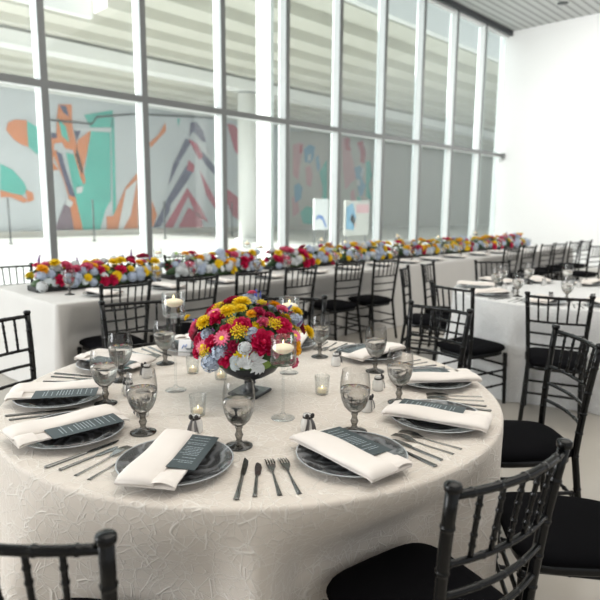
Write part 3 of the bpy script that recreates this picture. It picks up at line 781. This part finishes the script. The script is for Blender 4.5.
GOFF = {-148.5: 12.5, -109: 12, -74: 12, -38: 19, 0: 16, 36: 15, 74: 22, 110: 16, 147: 8, 177: 13}
FOFF = {-148.5: -5.5, -109: -2, 177: -1, 110: 9, -38: -9, -74: -3}
def setting(C, ang, where, grp, rp=.715, forks=True, jitter=0.0, menu=True, goblet=True, favour=True, rnap=0.0, gaps=(36, 36)):
    a = math.radians(ang); rad = Vector((cos(a), sin(a), 0)); tan = Vector((-sin(a), cos(a), 0))  # tan = to the diner's LEFT? (diner looks inward)
    left = -tan * 1.0     # diner faces -rad; left hand is  z x (-rad) = -tan
    rz = math.atan2(-rad.y, -rad.x)      # local +X toward centre, +Y = diner's left
    P = lambda r, s, z=0: (C.x+rad.x*r+left.x*s, C.y+rad.y*r+left.y*s, ZT0+z)
    PL.put(P(rp, 0), rz+ang, 'smoky grey swirled glass charger plate at the ' + where, 'charger plates ' + grp)
    nx, ny, nz = P(rp+.004, .014)
    NP.put((nx, ny, nz), rz+rnap, 'folded ivory napkin at the ' + where, 'ivory napkins ' + grp)
    if menu:
        th = rz+rnap; dx, dy = .030, -.046
        m = ME.put((nx+dx*cos(th)-dy*sin(th), ny+dx*sin(th)+dy*cos(th), ZT0+.0362), th, 'dark slate menu card tucked in the napkin at the ' + where, 'menu cards ' + grp)
        m.rotation_euler = (math.radians(3), 0, th)
    if goblet:
        b = a+math.radians(GOFF.get(ang, 13))
        GB.put((C.x+cos(b)*.555, C.y+sin(b)*.555, ZT0), 0, 'smoky stemmed water goblet at the ' + where, 'smoky goblets ' + grp)
    if favour:
        b = a+math.radians(FOFF.get(ang, 0))
        FV.put((C.x+cos(b)*.475, C.y+sin(b)*.475, ZT0), rz, 'small frosted favour jar with grey ribbon bow at the ' + where, 'favour jars ' + grp)
    if forks:
        rf = .755
        for d, proto, nm, cat in ((gaps[0]/2-1.4, FK, 'outer fork', 'forks'), (gaps[0]/2-4.6, FK, 'inner fork', 'forks')):
            b = a-math.radians(d)
            proto.put((C.x+cos(b)*rf, C.y+sin(b)*rf, ZT0), math.atan2(-sin(b), -cos(b))+.05, 'silver %s left of the plate at the %s' % (nm, where), 'forks ' + grp)
        for d, proto, nm in ((gaps[1]/2-4.9, KN, 'silver table knife'), (gaps[1]/2-2.0, BK, 'short silver butter knife')):
            b = a+math.radians(d)
            proto.put((C.x+cos(b)*rf, C.y+sin(b)*rf, ZT0), math.atan2(-sin(b), -cos(b))-.05, '%s right of the plate at the %s' % (nm, where), ('table knives ' if proto is KN else 'butter knives ') + grp)
G1 = 'on the foreground round table'
sets1 = [(-148.5, 'front left setting, foreground table', .0), (-109, 'front middle setting, foreground table', .0), (-74, 'near right setting, foreground table', 0),
         (-38, 'right edge setting, foreground table', 0), (0, 'far right setting, foreground table', 0), (36, 'setting behind the bouquet, foreground table', 0),
         (74, 'back setting by bouquet, foreground table', 0), (110, 'back left setting, foreground table', 0), (147, 'farther left edge setting, foreground table', 0), (177, 'nearer left edge setting, foreground table', 0)]
angs = [x[0] for x in sets1]
for i, (ang, w, rn) in enumerate(sets1):
    setting(C1, ang, w, G1, rnap={-148.5: .08, -109: .22, -74: .06}.get(ang, 0), gaps=((ang-angs[i-1]) % 360, (angs[(i+1) % 10]-ang) % 360))
G2 = 'on the white round table at the right'
sets2 = [(150, 'left setting, right-hand table'), (190, 'near left setting, right-hand table'), (226, 'near setting, right-hand table'),
         (112, 'far left setting, right-hand table'), (76, 'far setting, right-hand table'), (40, 'far right setting, right-hand table'), (4, 'right setting, right-hand table'), (-32, 'near right setting, right-hand table')]
for ang, w in sets2: setting(C2, ang, w, G2, forks=ang in (150, 190, 226), menu=False)
# long table, near side: simpler settings
for i, x in enumerate([2.12, 2.72, 3.30, 3.90, 4.55, 5.15, 5.75, 6.35, 6.95, 7.6, 8.3, 8.95, 9.6]):
    wd = (words+['thirteenth'])[i]
    w = 'on the long table, %s from the left' % wd
    g = 'on the near side of the long table'
    PL.put((x, 4.29, ZT0), i*.7, 'grey glass charger plate '+w, 'charger plates '+g)
    NP.put((x, 4.29, ZT0), PI/2, 'folded napkin '+w, 'napkins '+g)
    GB.put((x-.18+.2*(i % 2), 4.50, ZT0), 0, 'clear grey goblet '+w, 'goblets '+g)

# ------------------------------------------------------------------ candles
def make_holder(hs):
    def mk():
        t = thing('candle_holder', 'x', 'candle holder')
        MB().lathe([(.0001, 0), (.040, 0), (.041, .002), (.03, .005), (.012, .010), (.006, .02)], 36).build('base', M['clear'], t)
        MB().lathe([(.006, .018), (.0045, .03), (.0042, hs-.025), (.006, hs-.012), (.012, hs-.002)], 20).build('stem', M['clear'], t)
        MB().lathe([(.0001, hs), (.038, hs), (.043, hs+.004), (.0435, hs+.010), (.0435, hs+.090), (.0425, hs+.092), (.0415, hs+.090), (.0415, hs+.012), (.038, hs+.007), (.0001, hs+.006)], 40).build('cup', M['clear'], t)
        MB().lathe([(.0001, hs+.008), (.037, hs+.009), (.0410, hs+.013), (.0410, hs+.045), (.0001, hs+.045)], 32).build('water', M['water'], t)
        return t
    return mk
def make_floater():
    t = thing('floating_candle', 'x', 'candle')
    MB().lathe([(.0001, -.012), (.018, -.011), (.031, -.003), (.0365, .006), (.036, .009), (.030, .014), (.016, .018), (.0001, .0175)], 32).build('wax', M['wax'], t)
    MB().tube([(0, 0, .017), (.0005, 0, .023)], .0009, 6).build('wick', M['wick'], t)
    MB().lathe([(.0001, .020), (.0016, .022), (.0019, .025), (.0012, .030), (.0001, .034)], 10).build('flame', M['flame'], t)
    return t
FC = Proto(make_floater)
H_short, H_tall, H_mid = Proto(make_holder(.186)), Proto(make_holder(.288)), Proto(make_holder(.235))
def holder(pr, hs, x, y, label, cl, grp=None, z=ZT0):
    pr.put((x, y, z), 0, label, grp); FC.put((x, y, z+hs+.049), 0, cl, 'floating candles' + (' on the long table' if grp else ' on the foreground table'))
q = at_z(283, 418, .76); holder(H_short, .186, q.x, q.y, 'short stemmed glass candle holder in front of the bouquet', 'cream floating candle in the glass cup in front of the bouquet')
q = at_z(176, 390, .76); holder(H_tall, .288, q.x, q.y, 'tall stemmed glass candle holder left of the bouquet', 'cream floating candle in the tall glass cup left of the bouquet')
q = Vector((1.66, 1.70, .76)); holder(H_mid, .235, q.x, q.y, 'stemmed glass candle holder half hidden behind the bouquet', 'floating candle in the glass cup half hidden behind the bouquet')
def make_votive():
    t = thing('votive_holder', 'x', 'votive holder')
    MB().lathe([(.0001, 0), (.022, 0), (.0245, .003), (.0285, .070), (.0278, .072), (.0268, .070), (.0228, .008), (.0001, .007)], 72, flute=(18, .025)).build('tumbler', M['ribbed'], t)
    return t
def make_tealight():
    t = thing('tealight', 'x', 'candle')
    MB().lathe([(.0001, 0), (.0175, 0), (.018, .014), (.0165, .016), (.0001, .0155)], 24).build('wax', M['wax'], t)
    MB().lathe([(.0001, .0155), (.0013, .017), (.0016, .020), (.0010, .024), (.0001, .028)], 10).build('flame', M['flame'], t)
    return t
VT, TL = Proto(make_votive), Proto(make_tealight)
for (px, py, w) in ((198, 415, 'behind the front left ribbon jar'), (322, 394, 'right of the bouquet base'), (221, 379, 'under the left side of the bouquet bowl'), (193, 373, 'under the left tip of the bouquet')):
    q = at_z(px, py, .76)
    VT.put((q.x, q.y, ZT0), 0, 'ribbed clear glass votive ' + w, 'ribbed votives'); TL.put((q.x, q.y, ZT0+.0075), 0, 'small lit tealight in the votive ' + w, 'tealights')
# table card left of bouquet
q = at_z(184, 356, .76)
t = thing('table_card', 'white folded table card with blue mark leaning left of the bouquet', 'card', (q.x, q.y, ZT0), math.radians(-50))
MB().add([(-.03, 0, 0), (.03, 0, 0), (.03, .025, .075), (-.03, .025, .075), (-.03, .05, 0), (.03, .05, 0)], [(0, 1, 2, 3), (3, 2, 5, 4)], 0, False).build('card', M['card'], t)
MB().tube([(-.012, .0095, .034), (-.004, .0145, .05), (.004, .0115, .040), (.010, .0155, .053)], .0022, 6).build('blue_mark', M['blue_ink'], t)

# ------------------------------------------------------------------ flowers
def petal(b, az, r0, tilt, ln, wd, cup, z=0.0, mi=0, nu=3, nv=3):
    """petal rooted at radius r0, rising with tilt (0 = flat, 90 = upright)"""
    ca, sa = cos(az), sin(az); ct, st = cos(tilt), sin(tilt)
    def fn(u, v):
        y = (u-.5)*wd*(sin(PI*(.18+.72*v))**.8); cu = cup*((2*u-1)**2)*wd*.5
        l = ln*v; bend = -cup*.35*ln*(v*v)
        rr = r0+l*ct-(cu+bend)*st*1.0; zz = z+l*st+(cu+bend)*ct
        return (rr*ca-y*sa, rr*sa+y*ca, zz)
    b.grid(nu, nv, fn, mi)
def m_rose(rnd):
    b = MB(); lay = [(5, .000, 84, .72, .55), (5, .06, 72, .80, .70), (6, .14, 58, .90, .85), (7, .22, 40, .92, .95), (7, .28, 20, .92, 1.0)]
    for n, r0, ti, ln, wd in lay:
        o = rnd.random()*6
        for i in range(n): petal(b, o+2*PI*i/n, r0, math.radians(ti+rnd.uniform(-6, 6)), ln, wd, .5, 0)
    b.ball((0, 0, .45), .26, 8, 5, sq=(1, 1, 1.1)); return b
def m_mum(rnd):
    b = MB(); lay = [(8, .02, 82, .62), (12, .05, 66, .74), (15, .08, 48, .84), (17, .12, 28, .90), (17, .14, 8, .92)]
    for n, r0, ti, ln in lay:
        o = rnd.random()*6
        for i in range(n): petal(b, o+2*PI*i/n, r0, math.radians(ti+rnd.uniform(-7, 7)), ln, .34, .5, .05, nu=2, nv=3)
    b.ball((0, 0, .35), .3, 8, 5); return b
def m_daisy(rnd):
    b = MB()
    for ti, n, ln in ((12, 14, .95), (24, 12, .8)):
        o = rnd.random()*6
        for i in range(n): petal(b, o+2*PI*i/n, .1, math.radians(ti), ln, .30, .3, .1, nu=2, nv=3)
    return b
def m_hydra(rnd):
    b = MB()
    for i in range(72):
        th = math.acos(1-1.25*(i+.5)/72); ph = i*2.39996
        n = Vector((sin(th)*cos(ph), sin(th)*sin(ph), cos(th))); p = n*.85*rnd.uniform(.84, 1.10)
        m = Matrix.Translation(p) @ n.to_track_quat('Z', 'Y').to_matrix().to_4x4() @ Matrix.Rotation(rnd.random()*6, 4, 'Z') @ Matrix.Scale(.215, 4)
        f = MB()
        for k in range(4): petal(f, k*PI/2, .05, math.radians(15), .9, .95, .25, 0, nu=2, nv=2)
        b.merge(f, m)
    b.ball((0, 0, .05), .6, 10, 6); return b
def m_spike(rnd):
    b = MB(); b.tube([(0, 0, 0), (0, 0, 2.0)], .04, 5)
    for i in range(22):
        z = .4+1.6*i/22; r = .30*(1-.6*i/22); a = i*2.4
        b.ball((r*.6*cos(a), r*.6*sin(a), z), r*.62, 6, 4)
    return b
def m_golden(rnd):
    b = MB()
    for i in range(60):
        a = i*2.4; r = .95*math.sqrt((i+.5)/60); z = .45+.35*(1-r)+rnd.uniform(-.18, .18)
        p = (r*cos(a)+rnd.uniform(-.06, .06), r*sin(a)+rnd.uniform(-.06, .06), z)
        b.ball(p, rnd.uniform(.06, .095), 6, 4); b.tube([(0, 0, 0), p], .012, 3)
    return b
def m_leaf(rnd):
    b = MB(); b.grid(4, 8, lambda u, v: ((u-.5)*.9*sin(PI*min(1, .06+.94*v))**.75, v*1.8-.4, .10*(2*abs(u-.5))**1.2+.25*sin(v*2)-.1)); return b
def m_lobed(rnd):
    b = MB()
    for k in range(7):
        a = -1.1+2.2*k/6; ln = 1.0-.35*abs(a)/1.1
        m = Matrix.Rotation(a, 4, 'Z')
        b.grid(2, 4, lambda u, v: ((u-.5)*.42*sin(PI*(.1+.85*v)), v*ln*1.3, .12*sin(v*3)+.06*(2*abs(u-.5))), mat=m)
    return b
rf = random.Random(11)
FM = {}
for nm, mk, mats in (('rose', m_rose, ('magenta', 'darkred', 'pink')), ('chrysanthemum', m_mum, ('yellow', 'orange')), ('daisy', m_daisy, ('pink', 'magenta', 'yellow')),
                     ('hydrangea', m_hydra, ('hydra', 'whitish')), ('delphinium', m_spike, ('blue', 'purple')), ('goldenrod', m_golden, ('yellow',)), ('leaf', m_leaf, ('leaf', 'leaf2')), ('dusty_miller', m_lobed, ('dusty', 'whitish'))):
    b = mk(rf)
    for mt in mats: FM[(nm, mt)] = b.mesh(nm, M[mt])
disc = MB().ball((0, 0, .16), .32, 10, 6, sq=(1, 1, .5)).mesh('flower_center', M['yellow'])
disc_o = MB().ball((0, 0, .16), .34, 10, 6, sq=(1, 1, .5)).mesh('flower_center', M['orange'])
def bloom(parent, kind, mt, p, n, size, rnd, sub=True):
    n = Vector(n).normalized()
    q = n.to_track_quat('Z', 'Y') @ Euler((0, 0, rnd.random()*6.28)).to_quaternion()
    o = link(kind, FM[(kind, mt)], parent, p, (0, 0, 0), size); o.rotation_euler = q.to_euler()
    if kind == 'daisy' and sub: link('flower_center', disc if mt != 'yellow' else disc_o, o)
    return o
# --- centrepiece
VC = at_z(250, 393, .76)
v = thing('compote_vase', 'dark pewter compote bowl on a square foot holding the bouquet', 'vase', (VC.x, VC.y, ZT0), math.radians(20))
MB().lathe([(.0001, .058), (.02, .060), (.060, .070), (.098, .092), (.120, .122), (.123, .127), (.119, .127), (.094, .100), (.056, .078), (.0001, .068)], 40).build('bowl', M['vase'], v)
MB().lathe([(.036, .010), (.030, .017), (.020, .026), (.017, .036), (.023, .042), (.019, .048), (.026, .056), (.04, .062)], 28).build('stem', M['vase'], v)
MB().box(-.062, .062, -.062, .062, 0, .012, bev=.003).build('foot', M['vase'], v)
fa = thing('flower_arrangement', 'big bouquet of magenta, yellow, pink and blue flowers in the dark bowl', 'bouquet', (VC.x, VC.y, ZT0+.128))
FAo = Vector((VC.x, VC.y, ZT0+.128))
ctr = Vector((.0, .0, .065)); rad3 = Vector((.222, .222, .165))
def on_mound(px, py, k=1.0):
    """where the sight line of a photo pixel meets the bouquet's ellipsoid (local coordinates)"""
    d = ray(px, py).normalized(); o = CAM-FAo-ctr
    R3 = rad3*k
    ds = Vector((d.x/R3.x, d.y/R3.y, d.z/R3.z)); os_ = Vector((o.x/R3.x, o.y/R3.y, o.z/R3.z))
    a = ds.dot(ds); b_ = 2*ds.dot(os_); c_ = os_.dot(os_)-1
    D = b_*b_-4*a*c_
    t = (-b_-math.sqrt(D))/(2*a) if D > 0 else -b_/(2*a)
    p = o+d*t+ctr
    n = Vector(((p.x-ctr.x)/R3.x**2, (p.y-ctr.y)/R3.y**2, (p.z-ctr.z)/R3.z**2)).normalized()
    return p, n
rb = random.Random(5)
PX = 1/270
seen = [('chrysanthemum','yellow',241.4,300.5,9),('chrysanthemum','yellow',228,311.5,8),('chrysanthemum','yellow',241,309,5.5),('chrysanthemum','orange',200.6,313,5.5),('chrysanthemum','yellow',205.4,324,7.5),
 ('chrysanthemum','yellow',190,320,3.5),('daisy','pink',212.5,310,7),('chrysanthemum','orange',251.6,312.5,5),('chrysanthemum','yellow',257,321,7),('rose','pink',264,318.5,7),('rose','pink',282.5,308.5,7),
 ('chrysanthemum','yellow',296,312.5,6.5),('chrysanthemum','yellow',310,331,7),('chrysanthemum','orange',303,340,6),('chrysanthemum','orange',302,349,5.5),
 ('rose','magenta',216.7,318,10),('rose','magenta',226,328.5,10),('rose','magenta',241.7,322.5,10),('rose','magenta',284.7,321,12),('rose','magenta',264,341,14),('rose','magenta',275,348,10),('rose','magenta',225,358,10),('rose','magenta',196.5,337,10),('rose','magenta',210,341.5,10),
 ('rose','magenta',190.8,351,8),('daisy','pink',199,345,7),('daisy','pink',221.6,338,7.5),('daisy','pink',254.4,353.6,8),('daisy','yellow',240.8,359,7.5),('rose','pink',252,294.5,5),
 ('delphinium','blue',260,298,4),('delphinium','blue',221,304,4),('delphinium','purple',299,324,4.5),('leaf','leaf',237,342,12),('leaf','leaf',230,347,10),('dusty_miller','whitish',250,366,12),('dusty_miller','whitish',243,371,10),('dusty_miller','whitish',262,368,10),('dusty_miller','dusty',230,368,10),
 ('hydrangea','hydra',216.7,352,11),('hydrangea','hydra',209,363,10),('hydrangea','hydra',252,330,8),('hydrangea','hydra',203,331,7),('goldenrod','yellow',239,331,9),('goldenrod','yellow',275,322,8),('goldenrod','yellow',204,351,7),('goldenrod','yellow',262,300,6),('goldenrod','yellow',232,318,7),
 ('rose','darkred',258,311,8),('rose','darkred',270,312,7),('rose','pink',293,362,6),('leaf','leaf2',268,365,10),('leaf','leaf',285,340,9),('leaf','leaf',208,318,8),('delphinium','blue',266,350,3.5),('delphinium','blue',247,343,3.5),('delphinium','purple',215,332,3),('hydrangea','whitish',245,348,7),('rose','magenta',285,335,9),('leaf','leaf',292,330,9),('daisy','pink',299,333,6),('rose','darkred',233,345,7)]
for kd, mt, px, py, s in seen:
    p, n = on_mound(px, py)
    n2 = (n + Vector((0, 0, .25)) + (CAM-FAo).normalized()*.25).normalized()
    if kd == 'leaf': p = p + n2*.012
    if kd == 'dusty_miller': p = p + (CAM-FAo).normalized()*.03 + Vector((0, 0, .012)); n2 = (n2 + (CAM-FAo).normalized()).normalized()
    k = .84 if kd == 'rose' else (1.08 if kd in ('chrysanthemum', 'daisy') else 1.0)
    bloom(fa, kd, mt, p - n2*(s*PX*.55) + n2*rb.uniform(-.016, .014)*(1.8 if kd == 'chrysanthemum' else 1), n2, s*PX*k, rb)
kinds = [('rose','magenta'),('chrysanthemum','yellow'),('rose','pink'),('hydrangea','hydra'),('chrysanthemum','orange'),('goldenrod','yellow'),('rose','darkred'),('delphinium','blue'),('leaf','leaf')]
cd = (CAM-FAo).normalized()
cnt = 0
for i in range(90):
    th = math.acos(1-1.02*(i+.5)/90); ph = i*2.39996
    n = Vector((sin(th)*cos(ph), sin(th)*sin(ph), cos(th)))
    if n.dot(cd) > .12 or cnt > 34: continue
    cnt += 1; kd, mt = kinds[i % len(kinds)]
    p = Vector((n.x*rad3.x, n.y*rad3.y, n.z*rad3.z))*.93+ctr
    bloom(fa, kd, mt, p, n, rb.uniform(.022, .036), rb, False)
b = MB()   # dark leafy core that fills the gaps
b.ball((0, 0, .035), 1, 20, 12, sq=(.16, .16, .15))
b.v = [(x, y, max(z, .004)) for x, y, z in b.v]
for i in range(150):
    th = math.acos(1-.9*(i+.5)/150); ph = i*2.39996
    n = Vector((sin(th)*cos(ph), sin(th)*sin(ph), cos(th)))
    m = Matrix.Translation(Vector((n.x*.165, n.y*.165, n.z*.15+.035))) @ n.to_track_quat('Z', 'Y').to_matrix().to_4x4() @ Matrix.Rotation(rb.random()*6, 4, 'Z') @ Matrix.Rotation(.6, 4, 'X') @ Matrix.Scale(.03, 4)
    b.merge(m_leaf(rb), m)
b.build('foliage', M['leaf'], fa)
# --- runner: low arrangements in black trays along the long table
YR = 4.86
segs = [(1.74, 2.98), (3.02, 4.25), (4.36, 5.55), (5.60, 6.75), (6.80, 7.95), (8.00, 9.10), (9.15, 10.2), (10.25, 11.2)]
wts = [(('hydrangea','hydra'), 9), (('hydrangea','whitish'), 6), (('rose','magenta'), 9), (('rose','darkred'), 3), (('chrysanthemum','yellow'), 15), (('chrysanthemum','orange'), 5), (('rose','pink'), 4), (('leaf','leaf'), 5), (('leaf','leaf2'), 2), (('delphinium','purple'), 2), (('dusty_miller','dusty'), 6)]
pool = [k for k, w in wts for _ in range(w)]
for i, (x0, x1) in enumerate(segs):
    rr = random.Random(100+i); ln = x1-x0
    t = thing('flower_runner', 'low runner of blue, magenta and yellow flowers on long table, %s from left' % words[i], 'flower arrangement', ((x0+x1)/2, YR, ZT0), 0, 'flower runners along the long table')
    MB().box(-ln/2+.04, ln/2-.04, -.10, .10, 0, .045, bev=.004).build('tray', M['tray'], t)
    b = MB(); b.ball((0, 0, .06), 1, 24, 10, sq=(ln/2-.03, .125, .10))
    for k in range(160):
        u = rr.uniform(-1, 1); ph = rr.uniform(.1, PI-.1)
        n = Vector((0, cos(ph), sin(ph)*.9+.3)).normalized()
        m = Matrix.Translation(Vector((u*(ln/2-.06), .13*cos(ph), .06+.10*sin(ph)))) @ n.to_track_quat('Z', 'Y').to_matrix().to_4x4() @ Matrix.Rotation(rr.random()*6, 4, 'Z') @ Matrix.Rotation(.5, 4, 'X') @ Matrix.Scale(.032, 4)
        b.merge(m_leaf(rr), m)
    b.v = [(x, y, max(z, .006)) for x, y, z in b.v]
    b.build('foliage', M['leaf'], t)
    rows = [(1, 0, 40), (24, -.10, 58), (40, .15, 48), (60, .30, 40), (82, .4, 36), (118, .3, 42), (155, 0, 55)]
    # rows run from the near lower edge over the top to the window side
    npr = max(9, int(ln/.092))
    for ri, (phd, lift, _) in enumerate(rows):
        if (ri >= 6 or ri == 3) and i > 3: continue
        for k in range(npr):
            ph = math.radians(phd+rr.uniform(-9, 9)); u = -ln/2+.05+(ln-.10)*(k+.5*(ri % 2)+rr.uniform(-.2, .2)+.25)/npr
            n = Vector((rr.uniform(-.3, .3), -cos(ph), sin(ph)+.15)).normalized()
            if ri in (0, 1): kd = rr.choice([('hydrangea','hydra'),('hydrangea','hydra'),('hydrangea','hydra'),('hydrangea','whitish'),('dusty_miller','dusty'),('leaf','leaf'),('dusty_miller','whitish'),('rose','magenta'),('chrysanthemum','yellow')])
            elif ri in (3, 4): kd = rr.choice([('chrysanthemum','yellow'),('rose','magenta'),('chrysanthemum','yellow'),('rose','magenta'),('hydrangea','hydra'),('chrysanthemum','orange'),('rose','pink'),('leaf','leaf2'),('delphinium','purple'),('hydrangea','whitish')])
            else: kd = rr.choice(pool)
            sz = rr.uniform(.034, .050)*(1.1 if kd[0] == 'hydrangea' else 1.08)*(.8 if kd[0] in ('delphinium',) else 1)
            p = Vector((u, -.150*cos(ph), .055+.125*sin(ph)+ (rr.uniform(0, .065) if ri in (3, 4, 5) else (.012 if ri == 0 else 0))))
            p.z = max(p.z, sz*(1.12 if kd[0] in ('hydrangea', 'rose', 'chrysanthemum') else 1.7))
            bloom(t, kd[0], kd[1], p, n, sz, rr, False)
gl = 'glass candle holders behind the long flower runner'
for i, (px, pybase) in enumerate(((158, 0), (247, 0), (260, 0), (321, 0), (345, 0), (397, 0), (437, 0), (474, 0))):
    q = at_y(px, 255, 5.17)
    holder(H_mid if i % 2 else H_short, .235 if i % 2 else .186, q.x, 5.17, 'stemmed glass candle holder behind the flower runner, %s from left' % words[i], 'cream floating candle behind the flower runner, %s from left' % words[i], gl)

# ------------------------------------------------------------------ light
W = bpy.data.worlds.new('world'); SC.world = W; W.use_nodes = True
nt = W.node_tree; nt.nodes.clear()
wo = nt.nodes.new('ShaderNodeOutputWorld'); bg = nt.nodes.new('ShaderNodeBackground')
bg.inputs[0].default_value = (.96, .98, 1.0, 1); bg.inputs[1].default_value = 1.5
tcw = nt.nodes.new('ShaderNodeTexCoord'); sxw = nt.nodes.new('ShaderNodeSeparateXYZ'); nt.links.new(tcw.outputs['Generated'], sxw.inputs[0])
mrw = nt.nodes.new('ShaderNodeMapRange'); mrw.inputs['From Min'].default_value = -.6; mrw.inputs['From Max'].default_value = .3
mrw.inputs['To Min'].default_value = .50; mrw.inputs['To Max'].default_value = 2.0
nt.links.new(sxw.outputs[1], mrw.inputs['Value']); nt.links.new(mrw.outputs[0], bg.inputs[1])
nt.links.new(bg.outputs[0], wo.inputs[0])
def light(kind, name, loc, rot, energy, color, size=None, sy=None, angle=None):
    l = bpy.data.lights.new(name, kind); l.energy = energy; l.color = color
    if size: l.shape = 'RECTANGLE'; l.size = size; l.size_y = sy or size
    if angle is not None: l.angle = angle
    o = bpy.data.objects.new(name, l); COL.objects.link(o); o.location = loc; o.rotation_euler = rot; return o
d = Vector((.87, -.03, -.42)).normalized()
light('SUN', 'sun', (0, 20, 20), d.to_track_quat('-Z', 'Y').to_euler(), 6.0, (1, .97, .92), angle=math.radians(2))
light('AREA', 'side_fill', (XL+.3, 5.6, 2.2), (0, math.radians(-90), 0), 260, (.97, .98, 1), 3.5, 3.5)  # added unseen light from the left, standing in for a window
light('AREA', 'ceiling_fill', (3.5, 0.5, ZC-.15), (0, 0, 0), 230, (1, .95, .88), 8, 6)  # added soft warm fill over the foreground, no fixture behind it
light('AREA', 'far_ceiling_fill', (12.5, 2.5, ZC-.15), (0, math.radians(-25), 0), 420, (1, .99, .97), 4, 6)  # added fill tilted to brighten the far white wall
SC.view_settings.view_transform = 'Standard'; SC.view_settings.exposure = 0.62
try: SC.cycles.use_denoising = True
except Exception: pass

# ------------------------------------------------------------------ camera
cam = bpy.data.cameras.new('camera'); co = bpy.data.objects.new('camera', cam); COL.objects.link(co)
mw = Matrix(((R_AX.x, U_AX.x, -F_AX.x, 0), (R_AX.y, U_AX.y, -F_AX.y, 0), (R_AX.z, U_AX.z, -F_AX.z, H), (0, 0, 0, 1)))
co.matrix_world = mw
cam.sensor_width = 36; cam.lens = F*36/600; cam.clip_start = .05; cam.clip_end = 400
cam.dof.use_dof = True; cam.dof.focus_distance = 1.85; cam.dof.aperture_fstop = 3.4
SC.camera = co
